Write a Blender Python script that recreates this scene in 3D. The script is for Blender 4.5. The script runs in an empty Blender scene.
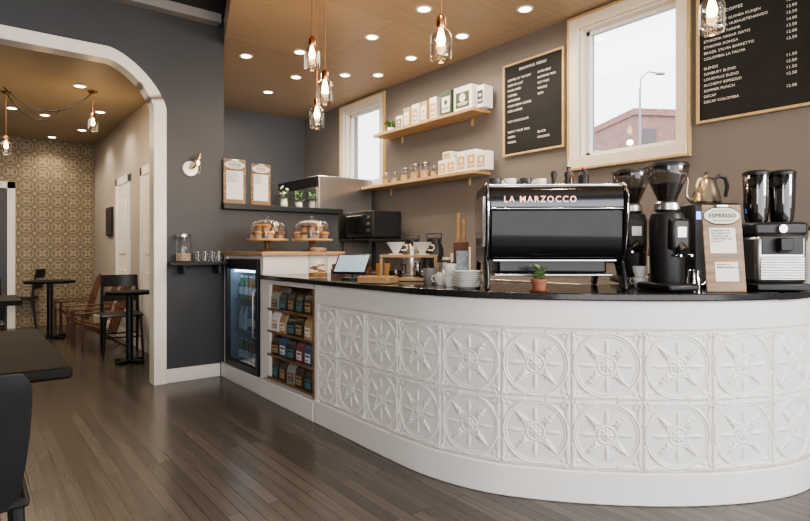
import bpy, bmesh, math, random
import numpy as np
from mathutils import Vector, Matrix, Euler
random.seed(7)
S=bpy.context.scene; C=S.collection
pi=math.pi
# ---------------------------------------------------------------- helpers placing things from image pixels and a chosen depth (camera at origin)
EYE=1.15; F=560.0; TH=math.radians(38.03)
fw=Vector((math.sin(TH),math.cos(TH))); rt=Vector((math.cos(TH),-math.sin(TH)))
FACE=-TH
XB=3.85; YA=5.08; YN=7.28; ZC=3.03; ZT=.955
def st(px,d):
    v=(fw+rt*((px-405)/F))*d
    return v.x,v.y
def zz(py,d): return EYE+(250-py)/F*d
# ---------------------------------------------------------------- materials
MATS={}
def mat(name,col,rough=.5,metal=0.,var=.05,ns=12.,bump=0.,emit=0.,ecol=None,coat=0.,spec=.5):
    if name in MATS: return MATS[name]
    m=bpy.data.materials.new(name); m.use_nodes=True; N=m.node_tree.nodes; L=m.node_tree.links
    b=N['Principled BSDF']; tc=N.new('ShaderNodeTexCoord'); no=N.new('ShaderNodeTexNoise')
    no.inputs['Scale'].default_value=ns; no.inputs['Detail'].default_value=4
    L.new(tc.outputs['Object'],no.inputs['Vector'])
    r=N.new('ShaderNodeValToRGB'); L.new(no.outputs['Fac'],r.inputs[0])
    c=Vector(col[:3]); lo=c*(1-var); hi=c*(1+var)
    r.color_ramp.elements[0].color=(*lo,1); r.color_ramp.elements[1].color=(*[min(1,x) for x in hi],1)
    r.color_ramp.elements[0].position=.3; r.color_ramp.elements[1].position=.7
    L.new(r.outputs[0],b.inputs['Base Color'])
    b.inputs['Roughness'].default_value=rough; b.inputs['Metallic'].default_value=metal
    b.inputs['Specular IOR Level'].default_value=spec
    if coat: b.inputs['Coat Weight'].default_value=coat; b.inputs['Coat Roughness'].default_value=.08
    if bump:
        bp=N.new('ShaderNodeBump'); bp.inputs['Strength'].default_value=bump; bp.inputs['Distance'].default_value=.01
        n2=N.new('ShaderNodeTexNoise'); n2.inputs['Scale'].default_value=ns*6; L.new(tc.outputs['Object'],n2.inputs['Vector'])
        L.new(n2.outputs['Fac'],bp.inputs['Height']); L.new(bp.outputs[0],b.inputs['Normal'])
    if emit:
        b.inputs['Emission Color'].default_value=(*(ecol or col),1); b.inputs['Emission Strength'].default_value=emit
    MATS[name]=m; return m
def wood(name,c1,c2,rough=.45,scale=(1,14,14),spec=.5):
    if name in MATS: return MATS[name]
    m=bpy.data.materials.new(name); m.use_nodes=True; N=m.node_tree.nodes; L=m.node_tree.links
    b=N['Principled BSDF']; tc=N.new('ShaderNodeTexCoord'); mp=N.new('ShaderNodeMapping'); mp.inputs['Scale'].default_value=scale
    no=N.new('ShaderNodeTexNoise'); no.inputs['Scale'].default_value=2.2; no.inputs['Detail'].default_value=8; no.inputs['Distortion'].default_value=.6
    r=N.new('ShaderNodeValToRGB'); r.color_ramp.elements[0].color=(*c1,1); r.color_ramp.elements[1].color=(*c2,1)
    r.color_ramp.elements[0].position=.35; r.color_ramp.elements[1].position=.68
    L.new(tc.outputs['Object'],mp.inputs[0]); L.new(mp.outputs[0],no.inputs['Vector']); L.new(no.outputs['Fac'],r.inputs[0]); L.new(r.outputs[0],b.inputs['Base Color'])
    b.inputs['Roughness'].default_value=rough; b.inputs['Specular IOR Level'].default_value=spec
    bp=N.new('ShaderNodeBump'); bp.inputs['Strength'].default_value=.15; bp.inputs['Distance'].default_value=.004
    L.new(no.outputs['Fac'],bp.inputs['Height']); L.new(bp.outputs[0],b.inputs['Normal'])
    MATS[name]=m; return m
def glass(name,tint=(1,1,1),refl=.12):
    if name in MATS: return MATS[name]
    m=bpy.data.materials.new(name); m.use_nodes=True; N=m.node_tree.nodes; L=m.node_tree.links
    N.remove(N['Principled BSDF']); out=N['Material Output']
    t=N.new('ShaderNodeBsdfTransparent'); t.inputs[0].default_value=(*tint,1)
    g=N.new('ShaderNodeBsdfGlossy'); g.inputs['Roughness'].default_value=.03
    lw=N.new('ShaderNodeLayerWeight'); lw.inputs[0].default_value=.25
    ma=N.new('ShaderNodeMath'); ma.operation='MULTIPLY_ADD'; ma.inputs[1].default_value=.6; ma.inputs[2].default_value=refl*.3; ma.use_clamp=True
    mx=N.new('ShaderNodeMixShader'); L.new(lw.outputs['Facing'],ma.inputs[0]); L.new(ma.outputs[0],mx.inputs[0])
    L.new(t.outputs[0],mx.inputs[1]); L.new(g.outputs[0],mx.inputs[2]); L.new(mx.outputs[0],out.inputs[0])
    MATS[name]=m; return m
def planks(name,cols,mort,rowh,length,rough,rot=pi/2,bump=.25,ms=.0022,mulv=.8,freq=2,rv=.03):
    m=bpy.data.materials.new(name); m.use_nodes=True; N=m.node_tree.nodes; L=m.node_tree.links
    b=N['Principled BSDF']; tc=N.new('ShaderNodeTexCoord'); mp=N.new('ShaderNodeMapping'); mp.inputs['Rotation'].default_value=(0,0,rot); mp.inputs['Location'].default_value=(50,50,0)
    br=N.new('ShaderNodeTexBrick'); br.offset=.37; br.offset_frequency=freq; br.inputs['Scale'].default_value=1; br.inputs['Brick Width'].default_value=length; br.inputs['Row Height'].default_value=rowh
    br.inputs['Mortar Size'].default_value=ms; br.inputs['Color1'].default_value=(*cols[0],1); br.inputs['Color2'].default_value=(*cols[1],1); br.inputs['Mortar'].default_value=(*mort,1); br.inputs['Bias'].default_value=0
    L.new(tc.outputs['Object'],mp.inputs[0]); L.new(mp.outputs[0],br.inputs['Vector'])
    m2=N.new('ShaderNodeMapping'); m2.inputs['Scale'].default_value=(1.2,22,1); L.new(mp.outputs[0],m2.inputs[0])
    no=N.new('ShaderNodeTexNoise'); no.inputs['Scale'].default_value=2; no.inputs['Detail'].default_value=7; L.new(m2.outputs[0],no.inputs['Vector'])
    mr=N.new('ShaderNodeMapRange'); mr.inputs['To Min'].default_value=.55; mr.inputs['To Max'].default_value=1.45; L.new(no.outputs['Fac'],mr.inputs[0])
    mx=N.new('ShaderNodeMix'); mx.data_type='RGBA'; mx.blend_type='MULTIPLY'; mx.inputs[0].default_value=mulv
    cb=N.new('ShaderNodeCombineColor'); [L.new(mr.outputs[0],cb.inputs[i]) for i in range(3)]
    L.new(br.outputs['Color'],mx.inputs[6]); L.new(cb.outputs[0],mx.inputs[7]); L.new(mx.outputs[2],b.inputs['Base Color'])
    n3=N.new('ShaderNodeTexNoise'); n3.inputs['Scale'].default_value=1.4; n3.inputs['Detail'].default_value=5; L.new(tc.outputs['Object'],n3.inputs['Vector'])
    r3=N.new('ShaderNodeMapRange'); r3.inputs['To Min'].default_value=rough-rv; r3.inputs['To Max'].default_value=rough+rv; L.new(n3.outputs['Fac'],r3.inputs[0]); L.new(r3.outputs[0],b.inputs['Roughness'])
    bp=N.new('ShaderNodeBump'); bp.inputs['Strength'].default_value=bump; bp.inputs['Distance'].default_value=.003; bp.invert=True
    L.new(br.outputs['Fac'],bp.inputs['Height']); L.new(bp.outputs[0],b.inputs['Normal'])
    return m
def medallion(name,bg,fg,size):
    m=bpy.data.materials.new(name); m.use_nodes=True; N=m.node_tree.nodes; L=m.node_tree.links
    b=N['Principled BSDF']; tc=N.new('ShaderNodeTexCoord'); sp=N.new('ShaderNodeSeparateXYZ'); L.new(tc.outputs['Object'],sp.inputs[0])
    def mth(op,a,bb=None,cc=None):
        n=N.new('ShaderNodeMath'); n.operation=op
        for i,v in enumerate((a,bb,cc)):
            if v is None: continue
            if isinstance(v,(int,float)): n.inputs[i].default_value=v
            else: L.new(v,n.inputs[i])
        return n.outputs[0]
    u=mth('SUBTRACT',mth('FRACT',mth('DIVIDE',sp.outputs[0],size)),.5); v=mth('SUBTRACT',mth('FRACT',mth('DIVIDE',sp.outputs[2],size)),.5)
    r=mth('SQRT',mth('ADD',mth('MULTIPLY',u,u),mth('MULTIPLY',v,v))); a=mth('ARCTAN2',v,u)
    pet=mth('MULTIPLY',mth('ABSOLUTE',mth('SINE',mth('MULTIPLY',a,2))),.30)
    l1=mth('LESS_THAN',r,mth('ADD',pet,.02)); l2=mth('COMPARE',r,.41,.032); au=mth('ABSOLUTE',u); av=mth('ABSOLUTE',v)
    l3=mth('GREATER_THAN',mth('ADD',au,av),.86); l4=mth('LESS_THAN',r,.05)
    f=mth('SUBTRACT',mth('MAXIMUM',mth('MAXIMUM',l1,l2),l3),l4)
    mx=N.new('ShaderNodeMix'); mx.data_type='RGBA'; mx.inputs[6].default_value=(*bg,1); mx.inputs[7].default_value=(*fg,1); L.new(f,mx.inputs[0]); L.new(mx.outputs[2],b.inputs['Base Color'])
    b.inputs['Roughness'].default_value=.5
    return m
white=mat('white_paint',(.77,.75,.725),.4,var=.02,ns=3)
cream=mat('cream_white_trim',(.84,.80,.72),.4,var=.02,ns=3)
white2=mat('white_enamel',(.76,.742,.718),.33,var=.015,ns=3)
navy=mat('charcoal_wall_paint',(.045,.047,.052),.5,var=.08,ns=2,bump=.05)
taupe=mat('taupe_wall_paint',(.172,.156,.147),.6,var=.04,ns=2,bump=.05)
hallw=mat('hall_wall_paint',(.40,.37,.34),.6,var=.04,ns=2)
hallc=mat('hall_ceiling_paint',(.37,.30,.21),.6,var=.04,ns=2)
darkc=mat('dark_ceiling_paint',(.03,.03,.033),.6)
black=mat('black_satin',(.013,.013,.014),.38,var=.1,spec=.4)
blackg=mat('black_gloss',(.010,.010,.011),.12,var=.1,spec=.5)
blackm=mat('black_matt',(.011,.011,.012),.5,var=.1,spec=.3)
panelb=mat('black_machine_panel',(.013,.013,.015),.18,var=.1,spec=.4)
backp=mat('glossy_back_panel',(.018,.018,.020),.10,.5,var=.1)
darkmir=mat('smoked_mirror_steel',(.10,.10,.105),.13,1.)
stone=mat('black_stone',(.017,.017,.019),.13,var=.35,ns=60)
steel=mat('brushed_steel',(.50,.49,.48),.28,1.,var=.06,ns=30)
steeld=mat('dull_warm_steel',(.42,.37,.30),.26,1.,var=.06,ns=30)
chrome=mat('chrome',(.72,.72,.73),.08,1.,var=.03)
gold=mat('gold_wood_frame',(.50,.36,.19),.45,var=.12,ns=20)
brass=mat('brass',(.55,.37,.13),.25,1.)
copper=mat('copper',(.62,.29,.15),.25,1.)
slate=mat('chalkboard',(.018,.018,.019),.65,var=.15,ns=5,spec=.25)
ink=mat('white_lettering',(.85,.84,.8),.6,var=.01)
inkd=mat('black_lettering',(.02,.02,.02),.6,var=.01)
badgec=mat('pale_badge',(.62,.58,.50),.6,var=.05)
red=mat('red_lettering',(.55,.03,.03),.4,var=.02)
paper=mat('paper',(.74,.72,.68),.7,var=.02)
kraft=mat('kraft_paper',(.42,.29,.16),.7,var=.08)
terra=mat('terracotta',(.30,.11,.065),.8,var=.12)
leaf=mat('leaf_green',(.06,.16,.04),.5,var=.3,ns=30)
leaf2=mat('leaf_pale',(.14,.22,.10),.5,var=.3,ns=30)
soil=mat('soil',(.03,.02,.012),.9,var=.3)
porc=mat('porcelain',(.80,.79,.76),.15,var=.01)
beans=mat('coffee_beans',(.035,.016,.008),.4,var=.5,ns=150,bump=.6)
pastry=mat('baked_pastry',(.45,.2,.06),.6,var=.35,ns=40,bump=.3)
pastry2=mat('chocolate_pastry',(.1,.04,.02),.6,var=.35,ns=40,bump=.3)
gl=glass('clear_glass'); glw=glass('window_glass',(.98,.99,1),.0); glp=glass('pendant_glass',(1,.97,.92),.4); glh=glass('hopper_glass',(.55,.53,.51),.2); gls=glass('smoky_hopper_glass',(.25,.23,.22),.35); glb=glass('fridge_glass',(.78,.86,.94),.2)
oak=wood('light_oak',(.33,.195,.10),(.48,.315,.17)); oaky=wood('oak_along_y',(.36,.22,.11),(.52,.34,.19),scale=(14,1,14))
walnut=wood('walnut',(.09,.04,.02),(.17,.08,.035)); rackw=wood('rack_wood',(.15,.075,.038),(.26,.145,.07),scale=(14,1,14))
redwood=wood('dark_brown_wood',(.075,.030,.016),(.14,.062,.033))
ebony=wood('dark_table_wood',(.007,.006,.006),(.016,.014,.013),.6,spec=.12)
barn=wood('weathered_wood',(.15,.085,.045),(.30,.19,.11))
bulb=mat('glowing_bulb',(1,.62,.25),.4,emit=14,ecol=(1,.62,.28))
lamp_em=mat('downlight_glow',(1,.85,.6),.4,emit=16,ecol=(1,.84,.6))
# ---------------------------------------------------------------- mesh builder
class M:
    def __init__(s): s.bm=bmesh.new()
    def box(s,c,d,rz=0,rx=0,ry=0):
        m=Matrix.Translation(c)@Euler((rx,ry,rz)).to_matrix().to_4x4()@Matrix.Diagonal((d[0],d[1],d[2],1))
        bmesh.ops.create_cube(s.bm,size=1,matrix=m); return s
    def bx(s,x0,x1,y0,y1,z0,z1): return s.box(((x0+x1)/2,(y0+y1)/2,(z0+z1)/2),(abs(x1-x0),abs(y1-y0),abs(z1-z0)))
    def cyl(s,a,b,r,r2=None,n=20,caps=True):
        a=Vector(a); b=Vector(b); d=b-a; q=d.to_track_quat('Z','Y')
        m=Matrix.Translation((a+b)/2)@q.to_matrix().to_4x4()
        bmesh.ops.create_cone(s.bm,cap_ends=caps,segments=n,radius1=r,radius2=r if r2 is None else r2,depth=d.length,matrix=m); return s
    def sph(s,c,r,sc=(1,1,1),n=14):
        bmesh.ops.create_uvsphere(s.bm,u_segments=n,v_segments=max(6,n*2//3),radius=r,matrix=Matrix.Translation(c)@Matrix.Diagonal((*sc,1))); return s
    def lathe(s,prof,c=(0,0,0),n=28,cap=False,mtx=None):
        rings=[]
        for r,z in prof:
            if r<1e-5: ring=[s.bm.verts.new((0,0,z))]
            else: ring=[s.bm.verts.new((r*math.cos(2*pi*i/n),r*math.sin(2*pi*i/n),z)) for i in range(n)]
            rings.append(ring)
        for a,b in zip(rings,rings[1:]):
            for i in range(n):
                j=(i+1)%n
                if len(a)==1 and len(b)==1: continue
                if len(a)==1: s.bm.faces.new((a[0],b[i],b[j]))
                elif len(b)==1: s.bm.faces.new((a[i],a[j],b[0]))
                else: s.bm.faces.new((a[i],a[j],b[j],b[i]))
        T=(mtx if mtx is not None else Matrix.Identity(4)); T=Matrix.Translation(c)@T
        for ring in rings:
            for v in ring: v.co=T@v.co
        return s
    def tube(s,pts,r,n=8,caps=True):
        pts=[Vector(p) for p in pts]; prev=None; rings=[]
        for i,p in enumerate(pts):
            t=(pts[min(i+1,len(pts)-1)]-pts[max(i-1,0)]).normalized()
            if prev is None:
                u=t.orthogonal().normalized()
            else:
                u=(prev-t*prev.dot(t)); u=u.normalized() if u.length>1e-6 else t.orthogonal().normalized()
            prev=u; w=t.cross(u); rr=r[i] if isinstance(r,(list,tuple)) else r
            rings.append([s.bm.verts.new(p+(u*math.cos(2*pi*k/n)+w*math.sin(2*pi*k/n))*rr) for k in range(n)])
        for a,b in zip(rings,rings[1:]):
            for k in range(n): s.bm.faces.new((a[k],a[(k+1)%n],b[(k+1)%n],b[k]))
        if caps: s.bm.faces.new(rings[0][::-1]); s.bm.faces.new(rings[-1])
        return s
    def prism(s,poly,lo,hi,ax='z'):
        def mk(p,h):
            if ax=='z': return (p[0],p[1],h)
            if ax=='y': return (p[0],h,p[1])
            return (h,p[0],p[1])
        a=[s.bm.verts.new(mk(p,lo)) for p in poly]; b=[s.bm.verts.new(mk(p,hi)) for p in poly]; n=len(poly)
        s.bm.faces.new(a[::-1]); s.bm.faces.new(b)
        for i in range(n): s.bm.faces.new((a[i],a[(i+1)%n],b[(i+1)%n],b[i]))
        return s
    def sheet(s,fn,nu,nv,th):
        G=[[[s.bm.verts.new((p[0],p[1]+o,p[2])) for o in (0,th)] for p in (fn(i/nu,j/nv) for j in range(nv+1))] for i in range(nu+1)]
        for i in range(nu):
            for j in range(nv):
                s.bm.faces.new((G[i][j][0],G[i+1][j][0],G[i+1][j+1][0],G[i][j+1][0])); s.bm.faces.new((G[i][j][1],G[i][j+1][1],G[i+1][j+1][1],G[i+1][j][1]))
        for i in range(nu):
            for j in (0,nv): s.bm.faces.new((G[i][j][0],G[i+1][j][0],G[i+1][j][1],G[i][j][1]))
        for j in range(nv):
            for i in (0,nu): s.bm.faces.new((G[i][j][0],G[i][j+1][0],G[i][j+1][1],G[i][j][1]))
        return s
def mk(name,m,material,bev=0,smooth=True,ang=35):
    if isinstance(m,M):
        bmesh.ops.recalc_face_normals(m.bm,faces=m.bm.faces); me=bpy.data.meshes.new(name); m.bm.to_mesh(me); m.bm.free()
    else: me=m
    if smooth:
        me.polygons.foreach_set('use_smooth',[True]*len(me.polygons))
        try: me.set_sharp_from_angle(angle=math.radians(ang))
        except Exception: pass
    me.materials.clear(); me.materials.append(material)
    o=bpy.data.objects.new(name,me); C.objects.link(o)
    if bev:
        b=o.modifiers.new('bevel','BEVEL'); b.width=bev; b.segments=2; b.limit_method='ANGLE'; b.angle_limit=math.radians(40)
    return o
def part(par,name,m,material,bev=0,label=None,ang=35):
    o=mk(name,m,material,bev,ang=ang); o.parent=par
    if label: o['label']=label
    return o
def meta(o,label,cat,group=None):
    o['label']=label; o['category']=cat
    if group: o['group']=group
    return o
def thing(name,label,cat,loc=(0,0,0),rz=0,group=None):
    o=bpy.data.objects.new(name,None); o.empty_display_size=.05; C.objects.link(o); o.location=loc; o.rotation_euler=(0,0,rz)
    return meta(o,label,cat,group)
def solo(name,m,material,label,cat,loc=(0,0,0),rz=0,bev=0,group=None):
    o=mk(name,m,material,bev); o.location=loc; o.rotation_euler=(0,0,rz); return meta(o,label,cat,group)
def struct(name,m,material,bev=0):
    o=mk(name,m,material,bev); o['kind']='structure'; return o
def dup(o,loc=None,rz=None,sc=None,label=None,mats=None,parent=None):
    n=o.copy(); C.objects.link(n)
    if parent is not None: n.parent=parent
    if loc is not None: n.location=loc
    if rz is not None: n.rotation_euler=(0,0,rz)
    if sc is not None: n.scale=(sc,sc,sc) if not isinstance(sc,tuple) else sc
    if label: n['label']=label
    if mats and n.type=='MESH' :
        k=n.name.split('.')[0]
        if k in mats: n.data=n.data.copy(); n.data.materials.clear(); n.data.materials.append(mats[k])
    for c in o.children: dup(c,parent=n,mats=mats)
    return n
def text(body,size,align='LEFT',ls=1.,ext=.0006,valign='TOP',off=-.01,spc=1.12):
    cu=bpy.data.curves.new('t','FONT'); cu.body=body; cu.size=size; cu.align_x=align; cu.align_y=valign; cu.space_line=ls; cu.extrude=ext; cu.resolution_u=3; cu.offset=off*size; cu.space_character=spc
    o=bpy.data.objects.new('t',cu); C.objects.link(o); bpy.context.view_layer.update()
    dg=bpy.context.evaluated_depsgraph_get(); me=bpy.data.meshes.new_from_object(o.evaluated_get(dg)); bpy.data.objects.remove(o)
    return me
def letter(par,name,body,size,x,y,z,material,align='LEFT',ls=1.,rx=pi/2,valign='TOP',off=-.01,spc=1.12):
    if '\n' in body:   # one object per line of writing
        for i,b in enumerate(body.split('\n')):
            if b.strip(): letter(par,name,b,size,x,y,z-i*size*ls,material,align,1.,rx,valign,off,spc)
        return None
    me=text(body,size,align,ls,valign=valign,off=off,spc=spc); o=mk(name,me,material,smooth=False); o.parent=par; o.location=(x,y,z); o.rotation_euler=(rx,0,0); return o
# ================================================================ SHELL
WT=.11
struct('floor',M().bx(-4,4,-4,10.3,-.06,0),planks('floor_planks',((.062,.052,.045),(.098,.083,.073)),(.020,.017,.015),.064,1.3,.24,ms=.0022,freq=3,bump=.2,rv=.045))
struct('ceiling',M().bx(-4,4,-4,YA,3.27,3.4),darkc)
poly=[(1.86,YA),(1.54,4.05),(1.23,3.05),(.91,2.02),(.6,1.0),(.3,0),(.3,-1.5),(XB,-1.5),(XB,YN),(1.86,YN)]
ply=planks('ceiling_wood_panels',((.375,.28,.19),(.43,.325,.225)),(.20,.15,.10),1.22,2.44,.42,rot=0,bump=.1,mulv=.6)
struct('ceiling_wood',M().prism(poly,ZC,3.26),ply)
struct('ceiling_hall',M().bx(-3,1.6,YA+WT,10.05,2.82,2.95),hallc)
struct('wall_light_block',M().bx(-4.15,-4,-4,YA+.2,0,3.4),mat('warm_plaster',(.50,.45,.39),.7))  # unseen wall added to block frontal light so the tile relief gets shadows
def arc(cx,cz,r,a0,a1,n=14):
    e=2/1.5
    out=[]
    for i in range(n+1):
        a=a0+(a1-a0)*i/n; c,s=math.cos(a),math.sin(a)
        out.append((cx+r*math.copysign(abs(c)**e,c),cz+r*abs(s)**e))
    return out
def archpath(off): return [(1.26+off,0)]+arc(.90,2.35,.36+off,0,pi/2)+arc(-1.18,2.35,.36+off,pi/2,pi)+[(-1.54-off,0)]
inner=archpath(0); outer=archpath(.09)
wp=[(1.86,0),(1.86,3.27),(-4,3.27),(-4,0)]+inner[::-1]
struct('wall_arch',M().prism(wp,YA,YA+WT,'y'),navy)
tr=M()
def ribbon(m,A,B,y0,y1):
    for i in range(len(A)-1):
        a,b,c,d=A[i],A[i+1],B[i+1],B[i]
        V=[m.bm.verts.new((p[0],y,p[1])) for y in (y0,y1) for p in (a,b,c,d)]
        for f in ((0,1,2,3),(4,7,6,5),(0,4,5,1),(1,5,6,2),(2,6,7,3),(3,7,4,0)): m.bm.faces.new([V[k] for k in f])
ribbon(tr,inner,outer,YA-.03,YA+.0)
ribbon(tr,archpath(-.012),inner,YA-.033,YA+WT+.01)
bmesh.ops.remove_doubles(tr.bm,verts=tr.bm.verts,dist=.0001)
struct('trim_1',tr,cream)
struct('baseboard_arch',M().bx(1.352,1.82,YA-.02,YA,0,.12),white,.004)
struct('trim_8',M().bx(.4,1.80,YA-.10,YA-.0,3.19,3.27),mat('pale_cornice',(.28,.28,.29),.5))
# hall
struct('wall_hall_side',M().bx(1.6,1.86,YA+WT,10.05,0,3.02),hallw)
struct('wall_hall_back',M().bx(-3,1.86,10.05,10.2,0,3.02),medallion('gold_pressed_panels',(.165,.13,.085),(.32,.26,.175),.20))
struct('wall_hall_far',M().bx(-3.1,-3,YA+WT,10.05,0,3.02),hallw)
struct('baseboard_hall',M().bx(1.58,1.6,YA+.2,10.05,0,.14),white,.004)
for i,(y0,y1) in enumerate(((7.55,8.35),(6.2,7.0))):
    d=M().bx(1.575,1.6,y0,y0+.09,0,2.1).bx(1.575,1.6,y1-.09,y1,0,2.1).bx(1.575,1.6,y0,y1,2.0,2.1)
    struct('trim_%d'%(i+2),d,white,.004)
    dd=M().bx(1.585,1.6,y0+.09,y1-.09,0,2.0)
    for k in (0.55,1.45): dd.box((1.582,(y0+y1)/2,k),(.012,.4,.7))
    struct('door_%d'%(i+1),dd,white,.004)
struct('trim_4',M().bx(.46,.56,10.0,10.05,0,2.15).bx(-.5,.56,10.0,10.05,2.05,2.15).bx(-.5,-.4,10.0,10.05,0,2.15),white,.004)
struct('door_3',M().bx(-.4,.46,10.02,10.05,0,2.05).box((.03,10.015,.55),(.6,.02,.75)).box((.03,10.015,1.5),(.6,.02,.8)),mat('dark_door',(.03,.028,.03),.4),.004)
# nook behind bar
struct('wall_nook',M().bx(1.86,XB+.15,YN,YN+.15,0,3.03),mat('slate_grey_paint',(.095,.097,.105),.6,var=.05,ns=2))
struct('wall_half',M().bx(1.861,3.08,YA,YA+.14,0,1.525),navy)
def wall_holes(y0,y1,z0,z1,holes):
    m=M(); ys=sorted({y0,y1,*[h[0] for h in holes],*[h[1] for h in holes]})
    for a,b in zip(ys,ys[1:]):
        hs=[h for h in holes if h[0]<=a+1e-6 and h[1]>=b-1e-6]
        if not hs: m.bx(XB,XB+.2,a,b,z0,z1)
        else:
            m.bx(XB,XB+.2,a,b,z0,hs[0][2]); m.bx(XB,XB+.2,a,b,hs[0][3],z1)
    return m
W1=(1.88,2.66,1.88,2.91); W2=(5.38,6.18,1.97,2.91)
struct('wall_back',wall_holes(-1.5,YN,0,3.03,[W1,W2]),taupe)
for i,w in enumerate((W1,W2)):
    y0,y1,z0,z1=w; t=.08
    m=M().bx(XB-.03,XB,y0-t,y0,z0-t,z1+t).bx(XB-.03,XB,y1,y1+t,z0-t,z1+t).bx(XB-.03,XB,y0,y1,z1,z1+t).bx(XB-.045,XB,y0-t,y1+t,z0-t,z0)
    m.bx(XB,XB+.13,y0,y0+.015,z0,z1).bx(XB,XB+.13,y1-.015,y1,z0,z1).bx(XB,XB+.13,y0,y1,z0,z0+.015).bx(XB,XB+.13,y0,y1,z1-.015,z1)
    struct('trim_%d'%(5+i),m,mat('cream_window_trim',(.76,.69,.59),.45,var=.02),.003)
    e=.016; q=t+e
    struct('trim_%d'%(9+i),M().bx(XB-.036,XB,y0-q,y0-t,z0-q,z1+q).bx(XB-.036,XB,y1+t,y1+q,z0-q,z1+q).bx(XB-.036,XB,y0-t,y1+t,z1+t,z1+q).bx(XB-.05,XB,y0-t,y1+t,z0-q,z0-t),gold,.002)
    wn=bpy.data.objects.new('window_%d'%(i+1),None); C.objects.link(wn); wn['kind']='structure'; wn.location=(XB+.09,(y0+y1)/2,(z0+z1)/2)
    a=(y1-y0)/2-.016; b=(z1-z0)/2-.016; f=.03
    part(wn,'sash',M().bx(-.02,.02,-a,-a+f,-b,b).bx(-.02,.02,a-f,a,-b,b).bx(-.02,.02,-a,a,b-f,b).bx(-.02,.02,-a,a,-b,-b+f),white)
    part(wn,'pane',M().bx(-.003,.003,-a+f,a-f,-b+f,b-f),glw)
# ================================================================ COUNTER
YS=3.325
ctrl=[(1.85,3.75),(1.85,YS),(1.85,2.9),(1.85,2.5),(1.868,2.18),(1.96,1.87),(2.15,1.595),(2.385,1.355),(2.61,1.18),(2.87,1.035),(3.13,.955),(3.39,.965),(3.62,1.07),(3.835,1.26),(3.95,1.4)]
def cr(P,n=24):
    out=[]
    for i in range(1,len(P)-2):
        p0,p1,p2,p3=[np.array(P[k],float) for k in (i-1,i,i+1,i+2)]
        for k in range(n):
            t=k/n; out.append(.5*((2*p1)+(-p0+p2)*t+(2*p0-5*p1+4*p2-p3)*t*t+(-p0+3*p1-3*p2+p3)*t**3))
    out.append(np.array(P[-2],float)); return np.array(out)
path=cr(ctrl)
seg=np.r_[0,np.cumsum(np.hypot(*np.diff(path,axis=0).T))]; LEN=seg[-1]
def at(s):
    x=np.interp(s,seg,path[:,0]); y=np.interp(s,seg,path[:,1]); e=.03
    tx=np.interp(np.minimum(s+e,LEN),seg,path[:,0])-np.interp(np.maximum(s-e,0),seg,path[:,0]); ty=np.interp(np.minimum(s+e,LEN),seg,path[:,1])-np.interp(np.maximum(s-e,0),seg,path[:,1])
    l=np.hypot(tx,ty); return x,y,ty/l,-tx/l   # outward normal
def band(s0,s1,o_out,o_in,z0,z1,pre=None,n=90):
    m=M(); ss=np.linspace(s0,s1,n); x,y,nx,ny=at(ss)
    pts=[]
    for i in range(n):
        p=[x[i]+nx[i]*o_out,y[i]+ny[i]*o_out,x[i]-nx[i]*o_in,y[i]-ny[i]*o_in]
        if o_in>.1:
            p[2]=min(max(p[2],2.46),3.84)
            if x[i]>3.0: p[2]=x[i]; p[3]=1.62
        pts.append(tuple(p))
    if pre: pts=[pre]+pts
    R=[[m.bm.verts.new((p[0],p[1],z0)),m.bm.verts.new((p[0],p[1],z1)),m.bm.verts.new((p[2],p[3],z1)),m.bm.verts.new((p[2],p[3],z0))] for p in pts]
    for a,b in zip(R,R[1:]):
        for k in range(4): m.bm.faces.new((a[k],a[(k+1)%4],b[(k+1)%4],b[k]))
    m.bm.faces.new(R[0]); m.bm.faces.new(R[-1][::-1]); return m
counter=thing('service_counter','curved white service counter clad in embossed tin tiles','counter',(0,0,0))
part(counter,'body',band(0,LEN-.02,0,.6,.0,.92),white)
part(counter,'top_rail',band(0,LEN-.02,.018,-.001,.79,.921),white,.004)
part(counter,'end_stile',band(0,.045,.018,-.001,.14,.79,n=4),white,.003)
part(counter,'plinth',band(0,LEN-.02,.028,-.001,0,.148),white,.006)
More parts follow.
